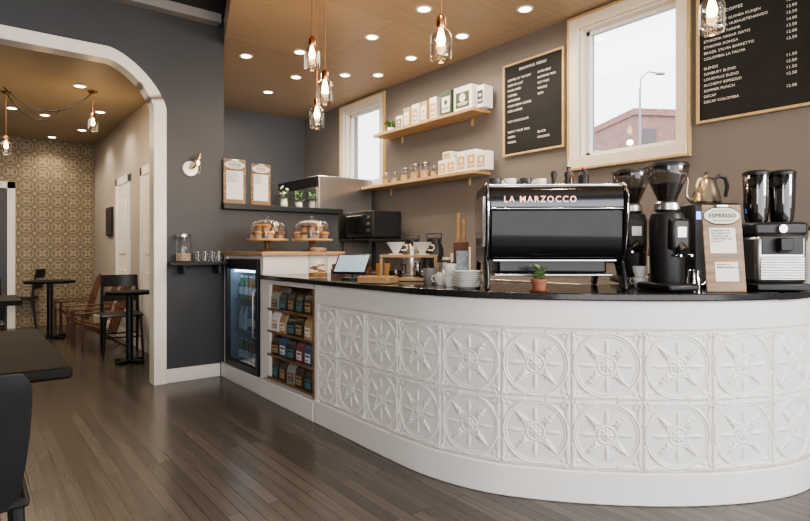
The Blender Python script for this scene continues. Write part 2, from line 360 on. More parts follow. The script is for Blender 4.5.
# embossed tile panel: circle-and-petal medallion on each tile, floral stars at the tile corners, seams between tiles
T=.315; s0=.05; res=120
def emboss(u,v):
    # (u,v) tile coordinates, centre at 0; c = distance to centre (circle), k = distance to nearest corner (star)
    ln=lambda d,w: np.clip(1.3-np.abs(d)/w,0,1)
    rc=np.hypot(u,v); ac=np.arctan2(np.abs(v),np.abs(u)); cu=np.abs(u); cv=np.abs(v)
    ku=.5-cu; kv=.5-cv; r=np.hypot(ku,kv); a=np.arctan2(kv,ku); mn=np.minimum(ku,kv)
    h=.95*ln(rc-.462,.014)+.55*ln(rc-.425,.009)
    inq=rc<.41
    t=np.clip((rc-.13)/.26,0,1)
    w45=.050*np.sin(t*pi)*(1+.25*np.cos(t*pi*8)); d45=np.abs(cu-cv)/1.414
    h+=inq*(.75*np.clip((w45-d45)*45,0,1)*(t>0)-.45*ln(d45,.007)*(rc>.16)*(rc<.37))     # scalloped diagonal petals
    dax=np.minimum(cu,cv); w0=.034*np.sin(t*pi)
    h+=inq*(.65*np.clip((w0-dax)*50,0,1)*(t>0))                                            # axial petals
    E=np.stack([np.abs(np.hypot(u-.5,v)-.36),np.abs(np.hypot(u+.5,v)-.36),np.abs(np.hypot(u,v-.5)-.36),np.abs(np.hypot(u,v+.5)-.36)]).min(0)
    h+=inq*.55*ln(E,.010)*(rc>.16)                                                         # interlaced arcs
    h+=.65*ln(rc-.125,.009)+.6*np.clip((.095*np.abs(np.cos(4*ac))**.5+.012-rc)*38,0,1)+.5*ln(rc,.028)
    out=rc>.478
    star=.36*np.abs(np.cos(2*a))**2.6+.05
    h+=out*(.7*np.clip((star-r)*28,0,1)*(r<.36))
    st2=.17*np.abs(np.sin(2*a))**1.2+.02
    h+=out*(.55*np.clip((st2-r)*36,0,1)+.5*ln(r-.075,.009)+.6*ln(r,.03))
    e=np.minimum(ku,kv); h=np.where(e<.0085,-1.1,h)
    return h
s_end=LEN-.02; ns_=int((s_end-s0)/T*res); nz=2*res
ss=np.linspace(s0,s_end,ns_+1); zs=np.linspace(0,2*T,nz+1)
SS,ZZ=np.meshgrid(ss,zs,indexing='ij'); U=((SS-s0+.085)/T)%1-.5; V=(ZZ/T)%1-.5
H=emboss(U,V)
H[1:-1,1:-1]=(H[1:-1,1:-1]*3+H[2:,1:-1]+H[:-2,1:-1]+H[1:-1,2:]+H[1:-1,:-2])/7
H=H*.0080+.009
x,y,nx,ny=at(ss); X=x[:,None]+nx[:,None]*H; Y=y[:,None]+ny[:,None]*H; Z=ZZ+.152
co=np.stack([X,Y,Z],-1).reshape(-1,3); A=np.arange((ns_+1)*(nz+1)).reshape(ns_+1,nz+1)
fc=np.stack([A[:-1,:-1],A[1:,:-1],A[1:,1:],A[:-1,1:]],-1).reshape(-1,4)
me=bpy.data.meshes.new('tin_tile_panel'); me.from_pydata(co.tolist(),[],fc.tolist()); me.update()
o=mk('tin_tile_panel',me,white2,ang=180); o.parent=counter; o['label']='white embossed tin tile cladding with medallion pattern'
solo('countertop',band(0,LEN-.02,.045,.66,.922,ZT,pre=(1.805,4.195,2.46,4.195)),stone,'polished black stone countertop following the curved counter','countertop',bev=.005)
# tall cabinet with oak top
DX=.035
cab=thing('tall_cabinet','white cabinet end with an oak top holding the drinks fridge','cabinet',(DX,0,0))
part(cab,'body',M().bx(1.82,2.54,4.2,4.26,0,1.10).bx(1.82,2.54,4.99,5.06,0,1.10).bx(2.5,2.54,4.26,4.99,0,1.1).bx(1.82,2.5,4.26,4.99,0,.13).bx(1.83,2.5,4.26,4.99,1.075,1.10),white,.003)
part(cab,'worktop',M().bx(1.80,2.57,4.18,5.07,1.10,1.135),oak,.004)
part(cab,'plinth',M().bx(1.79,1.82,4.2,5.06,0,.13),white,.003)
# fridge
fr=thing('drinks_fridge','black under-counter drinks fridge with glass door full of bottles','fridge',(1.835+DX,4.625,.13))
part(fr,'body',M().bx(0,.6,-.355,-.33,0,.94).bx(0,.6,.33,.355,0,.94).bx(.57,.6,-.33,.33,0,.94).bx(0,.57,-.33,.33,0,.03).bx(0,.57,-.33,.33,.85,.94),black)
part(fr,'liner',M().bx(.55,.57,-.328,.328,.032,.848).bx(.0,.55,-.328,-.32,.032,.848).bx(.0,.55,.32,.328,.032,.848),mat('fridge_liner',(.35,.40,.46),.4))
part(fr,'shelf',M().bx(.04,.55,-.32,.32,.31,.318),steel); part(fr,'shelf',M().bx(.04,.55,-.32,.32,.58,.588),steel)
fd=part(fr,'door',M().bx(-.035,0,-.355,-.31,0,.94).bx(-.035,0,.31,.355,0,.94).bx(-.035,0,-.31,.31,0,.06).bx(-.035,0,-.31,.31,.86,.94),black,.003)
h=part(fd,'handle',M().tube([(-.035,-.335,.3),(-.065,-.335,.32),(-.065,-.335,.68),(-.035,-.335,.7)],.006),steel)
part(fd,'pane',M().bx(-.02,-.015,-.31,.31,.06,.86),glb)
part(fr,'interior_light',M().bx(.03,.07,-.3,.3,.828,.848),mat('fridge_glow',(1,1,1),.5,emit=8,ecol=(.82,.92,1)))
def bottle(name,loc,bm_,cm,h=.2,r=.028,group=None,label='',lm=None):
    b=thing(name,label,'bottle',loc,0,group)
    part(b,'body',M().lathe([(0,0),(r,.0),(r,h*.6),(r*.9,h*.68),(r*.4,h*.82),(r*.38,h*.94),(0,h*.94)],n=16),bm_)
    part(b,'cap',M().cyl((0,0,h*.93),(0,0,h),r*.45,n=12),cm)
    if lm: part(b,'wrapper',M().lathe([(r*1.02,h*.18),(r*1.02,h*.52)],n=16),lm)
    return b
fc_=[mat('drink_white',(.75,.75,.72),.3),mat('drink_amber',(.35,.14,.03),.2),mat('drink_green',(.08,.22,.1),.2),mat('drink_blue',(.12,.25,.5),.25)]
fb=[bottle('drink_bottle',(0,0,0),fc_[i],white,.2,.03,'drinks in the fridge',['white milk bottle in the fridge','amber juice bottle in the fridge','green soda bottle in the fridge','blue water bottle in the fridge'][i],paper) for i in range(4)]
k=0
for zi,z in enumerate((.161,.449,.719)):
    for yi in range(6):
        for xr in range(2):
            loc=(1.95+.12*xr,4.37+yi*.1,z)
            if k<4: fb[k].location=loc
            else: dup(fb[(zi*2+yi//2)%4],loc=loc)
            k+=1
# coffee rack
R0,R1=YS+.005,4.19
rk=thing('display_rack','white-fronted wooden rack of coffee bags built into the counter','rack',(DX,0,0))
part(rk,'body',M().bx(1.83,2.40,R0,R0+.03,.155,.92).bx(1.81,2.40,4.06,R1,.155,.92).bx(2.37,2.40,R0+.03,4.06,.155,.92).bx(1.81,2.37,R0+.03,4.06,.885,.92).bx(1.83,2.37,R0+.03,4.06,.14,.17),white,.003)
part(rk,'plinth',M().bx(1.785,2.40,R0,R1,0,.14),white,.004)
part(rk,'lining',M().bx(1.795,1.83,R0,R0+.022,.155,.885).bx(1.83,2.04,R0+.03,R0+.042,.17,.885).bx(1.83,2.04,4.048,4.06,.17,.885).bx(2.02,2.04,R0+.042,4.048,.17,.885),rackw,.002)
SHZ=(.175,.35,.53,.70)
for z in SHZ: part(rk,'shelf',M().bx(1.80,2.02,R0+.043,4.047,z-.008,z),rackw,.001); part(rk,'front_rail',M().bx(1.790,1.797,R0+.023,4.06,z-.009,z+.007),rackw,.001)
def bag(name,loc,rz,w,h,d,mb,ml,group,label):
    b=thing(name,label,'coffee bag',loc,rz,group); m=M()
    w2=w/2;d2=d/2
    L=[(w2,d2,0),(w2,d2*.95,h*.62),(w2*.98,d2*.6,h*.86),(w2*.97,d2*.14,h*.95),(w2*.97,d2*.12,h)]
    R=[[m.bm.verts.new((sx*a,sy*b_,z)) for sx,sy in ((-1,-1),(1,-1),(1,1),(-1,1))] for a,b_,z in L]
    for p,q in zip(R,R[1:]):
        for i in range(4): m.bm.faces.new((p[i],p[(i+1)%4],q[(i+1)%4],q[i]))
    m.bm.faces.new(R[0][::-1]); m.bm.faces.new(R[-1])
    part(b,'pouch',m,mb,.002); part(b,'sticker',M().bx(-w*.34,w*.34,-d2-.0015,-d2,h*.16,h*.56),ml); part(b,'sticker_stripe',M().bx(-w*.27,w*.27,-d2-.0025,-d2-.0015,h*.40,h*.49),mb); part(b,'sticker_stripe',M().bx(-w*.27,w*.14,-d2-.0025,-d2-.0015,h*.23,h*.28),mb); return b
cm_=[mat('dark_brown_foil',(.045,.026,.018),.35),paper,mat('plum_foil',(.14,.03,.06),.35),mat('blue_foil',(.03,.07,.17),.35),kraft,mat('charcoal_foil',(.03,.03,.033),.3),mat('silver_foil',(.28,.27,.26),.35)]
st_=[kraft,kraft,paper,paper,paper,mat('teal_sticker',(.08,.22,.25),.5),mat('brown_sticker',(.15,.07,.03),.5)]
bn=['dark brown','white','plum','blue','kraft brown','charcoal','silver']
bases={}; rows={0:[5,0,6,0,5],1:[3,2,5,3,0],2:[4,0,5,4,1],3:[0,5,0,5,6]}
for si,z in enumerate(SHZ):
    for c in range(5):
        for row in range(2):
            ci=rows[si][c]; loc=(1.832+DX+.08*row+random.uniform(0,.006),3.44+c*.131,z+.001); rz=-pi/2+random.uniform(-.07,.07); s=(random.uniform(.95,1.05),1,random.uniform(.85,1.06))
            if ci not in bases: bases[ci]=bag('coffee_bag',loc,rz,.112,.150,.055,cm_[ci],st_[ci],'coffee bags in the counter rack','%s coffee bag with a sticker on the rack'%bn[ci])
            else: dup(bases[ci],loc=loc,rz=rz,sc=s)
solo('ledge_cap',M().bx(1.835,3.1,YA-.07,YA+.17,1.526,1.576),black,'thick black ledge capping the dark half wall','ledge',bev=.004)
solo('wall_shelf',M().bx(1.37,1.82,YA-.21,YA-.001,1.02,1.048).bx(1.45,1.47,YA-.17,YA-.001,.94,1.02).bx(1.75,1.77,YA-.17,YA-.001,.94,1.02),black,'small black wooden shelf on the dark arch wall','shelf',bev=.003)
# ================================================================ back counter & nook
bc=thing('back_counter','dark back counter with steel top along the window wall','counter',(0,0,0))
part(bc,'body',M().bx(3.3,3.84,1.7,5.38,.1,.88),black); part(bc,'worktop',M().bx(3.27,3.845,1.68,5.40,.88,.92),steel,.004); part(bc,'plinth',M().bx(3.36,3.84,1.72,5.36,0,.1),black)
for y in (2.1,2.7,3.3,3.9,4.5): 
    dr=part(bc,'door',M().bx(3.285,3.3,y-.28,y+.28,.14,.86),mat('grey_cupboard',(.1,.1,.1),.4),.003); part(dr,'handle',M().cyl((3.27,y+.2,.6),(3.27,y+.2,.75),.006),steel)
fg=thing('steel_refrigerator','tall stainless steel commercial refrigerator with two doors','refrigerator',(3.42,5.96,0))
part(fg,'body',M().bx(-.36,.36,-.5,.5,.1,1.98),steel,.01)
for s in (-1,1):
    d=part(fg,'door',M().bx(-.385,-.362,.008 if s>0 else -.495,.495 if s>0 else -.008,.14,1.84),steel,.006); part(d,'handle',M().tube([(-.385,s*.06,.9),(-.42,s*.06,.92),(-.42,s*.06,1.3),(-.385,s*.06,1.32)],.01),chrome)
part(fg,'vent',M().bx(-.375,-.36,-.49,.49,1.86,1.97),black)
for a,b in ((-.3,-.42),(.3,-.42),(-.3,.42),(.3,.42)): part(fg,'leg',M().cyl((a,b,0),(a,b,.1),.025),chrome)
ok=thing('steel_rack','open black metal riser standing on the back counter','rack',(3.52,5.08,.92))
for a in (-.22,.22):
    for b in (-.27,.27): part(ok,'leg',M().cyl((a,b,0),(a,b,.32),.012),black)
part(ok,'shelf',M().bx(-.25,.25,-.30,.30,.32,.345),black,.003)
ov=thing('toaster_oven','black countertop oven with glass door and steel handle','oven',(3.52,5.08,1.265),-pi/2)
part(ov,'body',M().box((0,.01,.16),(.52,.38,.29)),black,.012); part(ov,'door',M().box((-.06,-.185,.165),(.36,.012,.2)),blackg,.003)
part(ov,'handle',M().tube([(-.2,-.19,.25),(-.2,-.22,.25),(.08,-.22,.25),(.08,-.19,.25)],.007),chrome)
for z in (.09,.16,.23): part(ov,'knob',M().cyl((.19,-.18,z),(.19,-.205,z),.018),steel)
for a in (-.2,.2): 
    for b in (-.13,.15): part(ov,'foot',M().cyl((a,b,0),(a,b,.02),.015),black)
# ================================================================ shelves
def shelf(y0,y1,z,label):
    t=thing('wall_shelf',label,'shelf',(XB,(y0+y1)/2,z)); h=(y1-y0)/2
    part(t,'board',M().bx(-.24,-.001,-h,h,-.03,0),oaky,.003)
    for y in (-h*.7,h*.7): part(t,'bracket',M().bx(-.012,-.001,y-.012,y+.012,-.1,-.03),gold)
    return t
shelf(3.62,5.2,2.45,'upper oak shelf with coffee boxes on the grey wall'); shelf(3.62,5.45,1.88,'lower oak shelf with jars and coffee bags')
def SY(px,X=3.73):
    r=(px-405)/F; d=X/(fw.x+rt.x*r); return d*(fw.y+rt.y*r)
def boxpack(loc,w,d,h,rz,m1,m2,label,grp=None,emb=True):
    t=thing('carton',label,'box',loc,rz,grp); part(t,'carton_body',M().box((0,0,h/2),(w,d,h)),m1,.003); part(t,'sticker',M().box((0,-d/2-.001,h*.47),(w*.74,.002,h*.6)),m2)
    if emb: part(t,'emblem',M().cyl((0,-d/2-.003,h*.55),(0,-d/2-.001,h*.55),w*.17,n=24),m1)
    part(t,'print_line',M().box((0,-d/2-.0025,h*.27),(w*.5,.001,h*.03)),m1); part(t,'print_line',M().box((0,-d/2-.0025,h*.34),(w*.6,.001,h*.04)),m1)
    return t
grn=mat('green_print',(.03,.06,.03),.4); gst=mat('gold_sticker',(.5,.33,.1),.4); bst=mat('brown_sticker',(0,0,0))
for i,(px,h) in enumerate(((402.5,.15),(410,.21),(418.5,.22),(427,.22),(436.5,.23))):
    boxpack((3.73,SY(px),2.451),.105,.10,h,-pi/2,(paper,kraft,paper,kraft,paper)[i],(bst,paper,kraft,paper,kraft)[i],'square %s coffee pack with printed sticker on upper shelf'%('white','kraft','white','kraft','white')[i],'coffee packs on the upper shelf')
boxpack((3.74,SY(450),2.451),.15,.13,.25,-pi/2,grn,paper,'tall green coffee carton with white sticker')
boxpack((3.74,SY(467),2.451),.24,.14,.24,-pi/2,paper,grn,'wide white brewer carton with green print')
boxpack((3.74,SY(484),2.451),.09,.12,.2,-pi/2,paper,cm_[5],'narrow white carton with dark print')
def leafblob(m,n,r,h,zc,size):
    for i in range(n):
        a=random.uniform(0,2*pi); rr=random.uniform(.2,1)*r; z=zc+random.uniform(0,h); c=Vector((rr*math.cos(a),rr*math.sin(a),z))
        d=Vector((math.cos(a),math.sin(a),random.uniform(.2,1.2))).normalized(); w=d.cross(Vector((0,0,1))).normalized()*size*.3; L=d*size
        vs=[m.bm.verts.new(c+q) for q in (Vector((0,0,0)),L*.5+w+Vector((0,0,.1*size)),L,L*.5-w+Vector((0,0,.1*size)))]; m.bm.faces.new(vs)
    return m
t=thing('potted_plant','small leafy plant in white pot on upper shelf','potted plant',(3.73,SY(391),2.451)); part(t,'pot',M().lathe([(0,0),(.035,0),(.045,.06),(.04,.06),(0,.055)],n=20),porc); part(t,'foliage',leafblob(M(),50,.045,.05,.055,.05),leaf)
def jar(t,r,h,lid=steel,fill=None,ff=.6):
    part(t,'glass_body',M().lathe([(0,.002),(r*.95,.0),(r,.01),(r,h*.75),(r*.8,h*.87),(r*.8,h*.9)],n=20),gl)
    if fill: part(t,'contents',M().lathe([(0,.006),(r*.93,.006),(r*.93,h*ff),(0,h*ff+.004)],n=20),fill)
    part(t,'lid',M().lathe([(0,h*.9),(r*.85,h*.9),(r*.85,h*.985),(r*.6,h),(0,h)],n=20),lid)
j0=thing('glass_jar','clear glass jar with steel lid on lower shelf','jar',(3.73,SY(386),1.881),0,'jars on the lower shelf'); jar(j0,.045,.14,steel,kraft,.5)
for px,s in ((395,.9),(405,1.1),(415,1.25),(425,1.25),(434,.9)): dup(j0,loc=(3.73,SY(px),1.881),sc=s)
for i,(px,h) in enumerate(((446,.15),(454.5,.15),(465,.2),(475,.2),(485,.17))):
    boxpack((3.73,SY(px),1.881),.12,.10,h,-pi/2,paper,gst if i<3 else kraft,'square white coffee pack with gold sticker on lower shelf','coffee packs on the lower shelf')
boxpack((3.73,SY(450.5),2.032),.12,.10,.075,-pi/2,paper,gst,'low white coffee pack stacked on other packs','coffee packs on the lower shelf',False)
# ================================================================ menu boards
def board(y0,y1,z0,z1,label):
    t=thing('menu_board',label,'menu board',(XB-.002,(y0+y1)/2,z0),-pi/2); w=y1-y0; h=z1-z0; f=.018
    part(t,'frame',M().bx(-w/2,w/2,-.03,0,0,f).bx(-w/2,w/2,-.03,0,h-f,h).bx(-w/2,-w/2+f,-.03,0,f,h-f).bx(w/2-f,w/2,-.03,0,f,h-f),gold,.002)
    part(t,'panel',M().bx(-w/2+f,w/2-f,-.015,0,f,h-f),slate); return t,w,h
TO=-.006
b1,w,h=board(2.79,3.45,1.99,2.81,'black chalkboard drinks menu in thin wooden frame')
letter(b1,'lettering',"BREWING MENU",.036,0,-.016,h-.05,ink,'CENTER',off=TO)
letter(b1,'lettering',"COFFEE OF THE DAY\nCAFE AU LAIT\nPOUR OVER\nCHEMEX\nAEROPRESS\nCOLD BREW COFFEE\nICED COFFEE\n\nHOT CHOCOLATE\n\nSELECT YOUR TEAS\nGREEN\nHERBAL",.0275,-w/2+.05,-.016,h-.13,ink,ls=1.68,off=TO,spc=1.03)
letter(b1,'lettering',"AVAILABLE\nALMOND MILK\nSOY MILK\nWHOLE\nSKIM\n\n\n\n\n\n\nBLACK\nOOLONG",.0275,.055,-.016,h-.13,ink,'LEFT',ls=1.68,off=TO,spc=1.03)
b2,w,h=board(1.04,1.742,1.985,2.95,'black chalkboard coffee bean price list in thin wooden frame')
letter(b2,'lettering',"BAGS OF COFFEE",.027,-w/2+.05,-.016,.715,ink,'LEFT',off=TO)
letter(b2,'lettering',"PAPUA NEW GUINEA KUNJIN\nGUATEMALA HUEHUETENANGO\nTANZANIA TARIME\nETHIOPIA HARAR GAYO\nETHIOPIA KONGA\nBRAZIL SYLVIA BARRETTO\nCOLOMBIA LA PALMA",.0245,-w/2+.045,-.016,.66,ink,ls=1.55,off=TO,spc=1.04)
letter(b2,'price_lettering',"12.00\n12.00\n13.50\n14.00\n13.50\n12.00\n12.50",.0245,w/2-.13,-.016,.66,ink,'RIGHT',ls=1.55,off=TO,spc=1.04)
letter(b2,'lettering',"BLENDS\nSUNBURY BLEND\nLOUISVILLE BLEND\nALCHEMY ESPRESSO\nSUMMER PUNCH\nDECAF\nDECAF COLOMBIA",.0245,-w/2+.045,-.016,.37,ink,ls=1.5,off=TO,spc=1.04)
letter(b2,'price_lettering',"\n11.50\n12.00\n11.50\n12.50\n\n12.00",.0245,w/2-.13,-.016,.37,ink,'RIGHT',ls=1.5,off=TO,spc=1.04)
# ================================================================ downlights
def dl(x,y,z,e,grp):
    t=thing('recessed_downlight','round recessed ceiling downlight glowing warm white','downlight',(x,y,z),0,grp)
    part(t,'ring',M().lathe([(.045,-.001),(.047,-.006),(.062,-.006),(.065,-.0)],n=24),white); part(t,'lens',M().lathe([(0,-.003),(.046,-.003)],n=20),lamp_em)
    l=bpy.data.lights.new('downlight_beam','SPOT'); l.energy=e; l.spot_size=2.3; l.spot_blend=.8; l.color=(1,.83,.63); l.shadow_soft_size=.05
    lo=bpy.data.objects.new('lamp_beam',l); C.objects.link(lo); lo.parent=t; lo.location=(0,0,-.03)
for px,py in ((246,56),(296,77),(268,92),(372,37),(345,75),(325,92),(411,58),(378,75),(424,9),(462,36),(525,9),(300,52)):
    d=(ZC-EYE)*F/(250-py); x,y=st(px,d); dl(x,y,ZC,19,'ceiling downlights over the bar')
for x,y in ((1.7,1.9),(2.2,1.0),(1.1,1.2)): dl(x,y,ZC,20,'ceiling downlights over the bar')
for px,py in ((80,86),(45,115),(100,112),(52,137),(12,108),(82,130)):
    d=(2.82-EYE)*F/(250-py); x,y=st(px,d); dl(x,y,2.82,21,'ceiling downlights in the hall')
# ================================================================ pendants
cordm=mat('copper_cord',(.3,.12,.05),.4)
def pendant(px,py,d,ztop,sc=1.,grp='bottle pendant lamps over the bar',lab='clear glass bottle pendant lamp with glowing filament bulb',swag=None,e=7):
    x,y=st(px,d); z=zz(py,d); t=thing('pendant_lamp',lab,'pendant lamp',(x,y,z),0,grp); s=sc; H_=ztop-z
    part(t,'cord',M().cyl((0,0,.1*s),(0,0,H_),.0035,n=8),cordm); part(t,'canopy',M().lathe([(0,H_-.03),(.04,H_-.02),(.05,H_)],n=20),brass)
    if swag:
        part(t,'swag_cord',M().tube([(swag[0]*k/12,swag[1]*k/12,H_-.01-swag[2]*4*(k/12)*(1-k/12)) for k in range(13)],.006,n=6),black)
    part(t,'socket',M().lathe([(0,.05*s),(.023*s,.05*s),(.026*s,.06*s),(.026*s,.105*s),(.012*s,.125*s),(0,.125*s)],n=20),copper)
    part(t,'glass_shade',M().lathe([(.054*s,-.12*s),(.058*s,-.112*s),(.059*s,-.10*s),(.059*s,.0*s),(.056*s,.018*s),(.045*s,.034*s),(.030*s,.046*s),(.024*s,.055*s),(.0235*s,.09*s)],n=40),glp,ang=80)
    part(t,'bulb',M().lathe([(0,-.045*s),(.018*s,-.04*s),(.026*s,-.015*s),(.018*s,.02*s),(.01*s,.055*s)],n=14),bulb)
    l=bpy.data.lights.new('bulb_glow','POINT'); l.energy=e; l.color=(1,.66,.35); l.shadow_soft_size=.03
    lo=bpy.data.objects.new('bulb_glow',l); C.objects.link(lo); lo.parent=t; lo.location=(0,0,-.15*s)
pendant(441,38,2.9,ZC,.95); pendant(712,8,2.6,ZC,.95); pendant(312,53,3.9,ZC,.92); pendant(325,87,3.7,ZC,.9); pendant(317,113,4.1,ZC,.9)
pendant(93,122,5.9,2.82,.8,'bottle pendant lamps in the hall',swag=(-.75,.35,.22),e=5); pendant(6,145,5.9,2.82,.8,'bottle pendant lamps in the hall',swag=(.55,.5,.2),e=5)
sc=thing('wall_sconce','brass wall sconce with clear glass shade on round white plate','wall lamp',(1.555,YA,1.87))
part(sc,'backplate',M().cyl((0,0,0),(0,-.02,0),.065,n=32),porc); part(sc,'arm',M().tube([(0,-.02,0),(.01,-.07,.0),(.03,-.10,.04),(.045,-.11,.09)],.008),brass)
part(sc,'socket',M().cyl((.035,-.105,.06),(.055,-.115,.12),.016),brass)
Ts=Matrix.Rotation(.35,4,'Y')
part(sc,'glass_shade',M().lathe([(.018,.0),(.026,-.04),(.042,-.10),(.055,-.15)],c=(.052,-.113,.11),n=24,mtx=Ts),glp); part(sc,'bulb',M().sph((.035,-.113,.04),.016,(1,1,1.5)),mat('dim_bulb',(1,.8,.5),.3,emit=3,ecol=(1,.75,.45)))
# ================================================================ clipboards
def clip(name,x,y,z,w,h,rz,head,label,sheets,cat='clipboard',tilt=.0):
    t=thing(name,label,cat,(x,y,z),rz); t.rotation_euler=(-tilt,0,rz)
    part(t,'backing_board',M().box((0,.005,h/2),(w,.01,h)),barn,.003)
    part(t,'clip',M().box((0,-.006,h*.98),(w*.3,.012,h*.03)),steel,.002)
    def badge(kx,kz,y,mt,nm):
        m=M(); pts=[]
        for i in range(48):
            a=2*pi*i/48; c,s_=math.cos(a),math.sin(a); pts.append((w*kx*math.copysign(abs(c)**.5,c)*(1-.06*math.sin(2*a)**2),h*.87+h*kz*math.copysign(abs(s_)**.8,s_)*(1+.25*math.cos(2*a)**2)))
        m.prism(pts,y,y+.0008,'y'); part(t,nm,m,mt)
    badge(.475,.085,-.0018,inkd,'badge_border'); badge(.455,.074,-.0028,badgec,'header_badge')
    letter(t,'header_lettering',head,w*.145,0,-.004,h*.87,inkd,'CENTER',valign='CENTER',off=.012)
    for zz_ in (.87-.055,.87+.055): part(t,'badge_rule',M().box((0,-.0032,h*zz_),(w*.5,.0008,h*.006)),inkd)
    for (cx,z0,z1,ww,tx) in sheets:
        part(t,'paper_sheet',M().box((cx*w,-.001,h*(z0+z1)/2),(w*ww,.002,h*(z1-z0))),paper)
        letter(t,'sheet_lettering',tx,w*.055,(cx-ww/2)*w+.008,-.003,h*z1-.008,inkd,ls=1.25,off=0)
    return t
clip('menu_clipboard',1.945,YA-.045,1.577,.21,.41,-.03,'COFFEE','weathered wooden clipboard with drinks list on the ledge',[(0,.1,.74,.74,'ESPRESSO 2.25\nMACCHIATO 2.75\nCORTADO 3.00\nCAPPUCCINO 3.50\nLATTE 3.75\nAMERICANO 2.50\nMOCHA 4.00')])
clip('menu_clipboard',2.20,YA-.045,1.577,.2,.39,.03,'FOOD','weathered wooden clipboard with food list on the ledge',[(0,.1,.74,.74,'MUFFIN 2.75\nSCONE 2.75\nCROISSANT 3.00\nBAGEL 2.50\nCOOKIE 2.00\nGRANOLA 4.00')])
def vase(px,label,h,mv,fm,n=26,y=YA+.06,sz=.05):
    r=(px-405)/F; d=y/(fw.y+rt.y*r); x=d*(fw.x+rt.x*r)
    t=thing('flower_vase',label,'vase',(x,y,1.577)); part(t,'vase_body',M().lathe([(0,0),(.03,0),(.038,h*.4),(.03,h*.8),(.034,h),(.028,h),(.024,h*.8),(0,h*.7)],n=20),mv)
    part(t,'foliage',leafblob(M(),n,.045,.09,h*.9,sz),leaf)
    if fm:
        m=M()
        for i in range(9): a=random.uniform(0,6.3); q=random.uniform(.01,.06); m.sph((q*math.cos(a),q*math.sin(a),h+random.uniform(.05,.14)),.011,n=8)
        part(t,'blossoms',m,fm)
vase(284,'white ceramic vase with small pale blossoms',.08,porc,mat('pale_blossom',(.8,.7,.7),.6))
vase(299,'low white pot with trailing greenery',.06,porc,None)
vase(312,'pale pot with leafy green herb',.07,mat('stoneware',(.45,.42,.38),.6),None,34)
t=thing('glass_jar','large clear glass jar with steel lid on black shelf','jar',(1.47,YA-.1,1.049)); jar(t,.065,.24,steel,mat('grains',(.4,.3,.2),.8,var=.4,ns=90),.3)
tb=M().lathe([(0,.004),(.024,.0),(.027,.09),(.025,.09),(.022,.006),(0,.008)],n=16)
t0=solo('glass_tumbler',tb,gl,'clear glass tumbler on black shelf','glass',(1.58,YA-.15,1.049),group='tumblers on the black shelf')
for i in range(7): dup(t0,loc=(1.58+.06*((i+1)%4),YA-.15+.07*((i+1)//4),1.049))
# ================================================================ cake stands
def cake(x,y,r,label,pm,b=.022):
    t=thing('cake_stand',label,'cake stand',(x,y,1.136)); part(t,'foot',M().lathe([(0,0),(r*.5,0),(r*.48,.01),(r*.15,.025),(r*.12,.06),(r*.2,.072+b)],n=28),walnut); part(t,'plate',M().lathe([(0,.072+b),(r,.072+b),(r*1.02,.08+b),(r,.09+b),(0,.09+b)],n=36),oak)
    d=part(t,'glass_dome',M().lathe([(r*.93,.091+b),(r*.94,.15+b),(r*.90,.20+b),(r*.7,.238+b),(r*.3,.256+b),(0,.26+b)],n=40),gl,ang=80); part(d,'knob',M().sph((0,0,.273+b),.015),gl)
    spots=[(i*2*pi/7,r*.66,0) for i in range(7)]+[(0,0,0)]+[(i*2*pi/5+.4,r*.36,.063) for i in range(5)]
    for i,(a,q,dz) in enumerate(spots):
        m=thing('muffin','golden baked muffin under the glass dome' if pm is pastry else 'dark chocolate muffin under the glass dome','pastry',(x+q*math.cos(a),y+q*math.sin(a),1.136+.091+b+dz),0,'pastries under glass domes')
        part(m,'muffin_cup',M().lathe([(0,0),(.024,0),(.033,.035)],n=16),kraft); part(m,'muffin_top',M().lathe([(.033,.034),(.042,.042),(.037,.054),(.018,.060),(0,.062)],n=16),pm if i%3 else (pastry if pm is pastry2 else pastry2))
cake(2.07,4.60,.178,'wooden cake stand with glass dome over golden muffins',pastry); cake(2.40,4.40,.178,'wooden cake stand with glass dome over chocolate muffins',pastry2)
# ================================================================ counter objects
def on(px,d): x,y=st(px,d); return (x,y,ZT+.001)
t=thing('cookie_jar','large clear glass cookie jar with wooden lid on the counter','jar',on(318,3.95)); jar(t,.068,.21,oak,pastry,.16)
for i in range(5):
    a=i*2*pi/5; jx,jy,jz=on(318,3.95)
    m=thing('cookie','round golden cookie inside the glass jar','cookie',(jx+.03*math.cos(a),jy+.03*math.sin(a),jz+.04+i*.011),a,'cookies in the jar'); part(m,'cookie_body',M().lathe([(0,0),(.026,0),(.03,.004),(.026,.010),(0,.011)],n=18),pastry)
t=thing('tablet_till','black tablet till tilted on a stand with glowing screen','tablet',on(352,3.74),FACE-.3)
part(t,'base',M().lathe([(0,0),(.07,0),(.07,.01),(0,.012)],n=28),black); part(t,'stem',M().cyl((0,.02,.01),(0,.0,.07),.012),steel)
tab=part(t,'tablet_case',M().box((0,0,.1),(.24,.012,.17),rx=-.75),blackg,.004); part(tab,'screen',M().box((0,-.0055,.1045),(.215,.003,.145),rx=-.75),mat('tablet_screen',(.2,.28,.34),.2,emit=.4,ecol=(.35,.5,.62)))
t=thing('wooden_tray','shallow wooden tray holding cards beside the till','tray',on(378,3.30),FACE-.5)
part(t,'tray_base',M().box((0,0,.008),(.20,.14,.014)),oak,.003); part(t,'rim',M().box((-.095,0,.025),(.01,.14,.03)).box((.095,0,.025),(.01,.14,.03)).box((0,.065,.025),(.18,.01,.03)).box((0,-.065,.025),(.18,.01,.03)),oak,.002)
solo('card_holder',M().box((0,0,.03),(.1,.04,.06)).box((0,.012,.07),(.09,.004,.05),rx=-.2),walnut,'small wooden holder with business cards','card holder',on(338,4.0),FACE,bev=.002)
PS=(409,3.55)
t=thing('pour_over_stand','wooden pour-over stand with two dripper holes','coffee stand',on(*PS),FACE-.1)
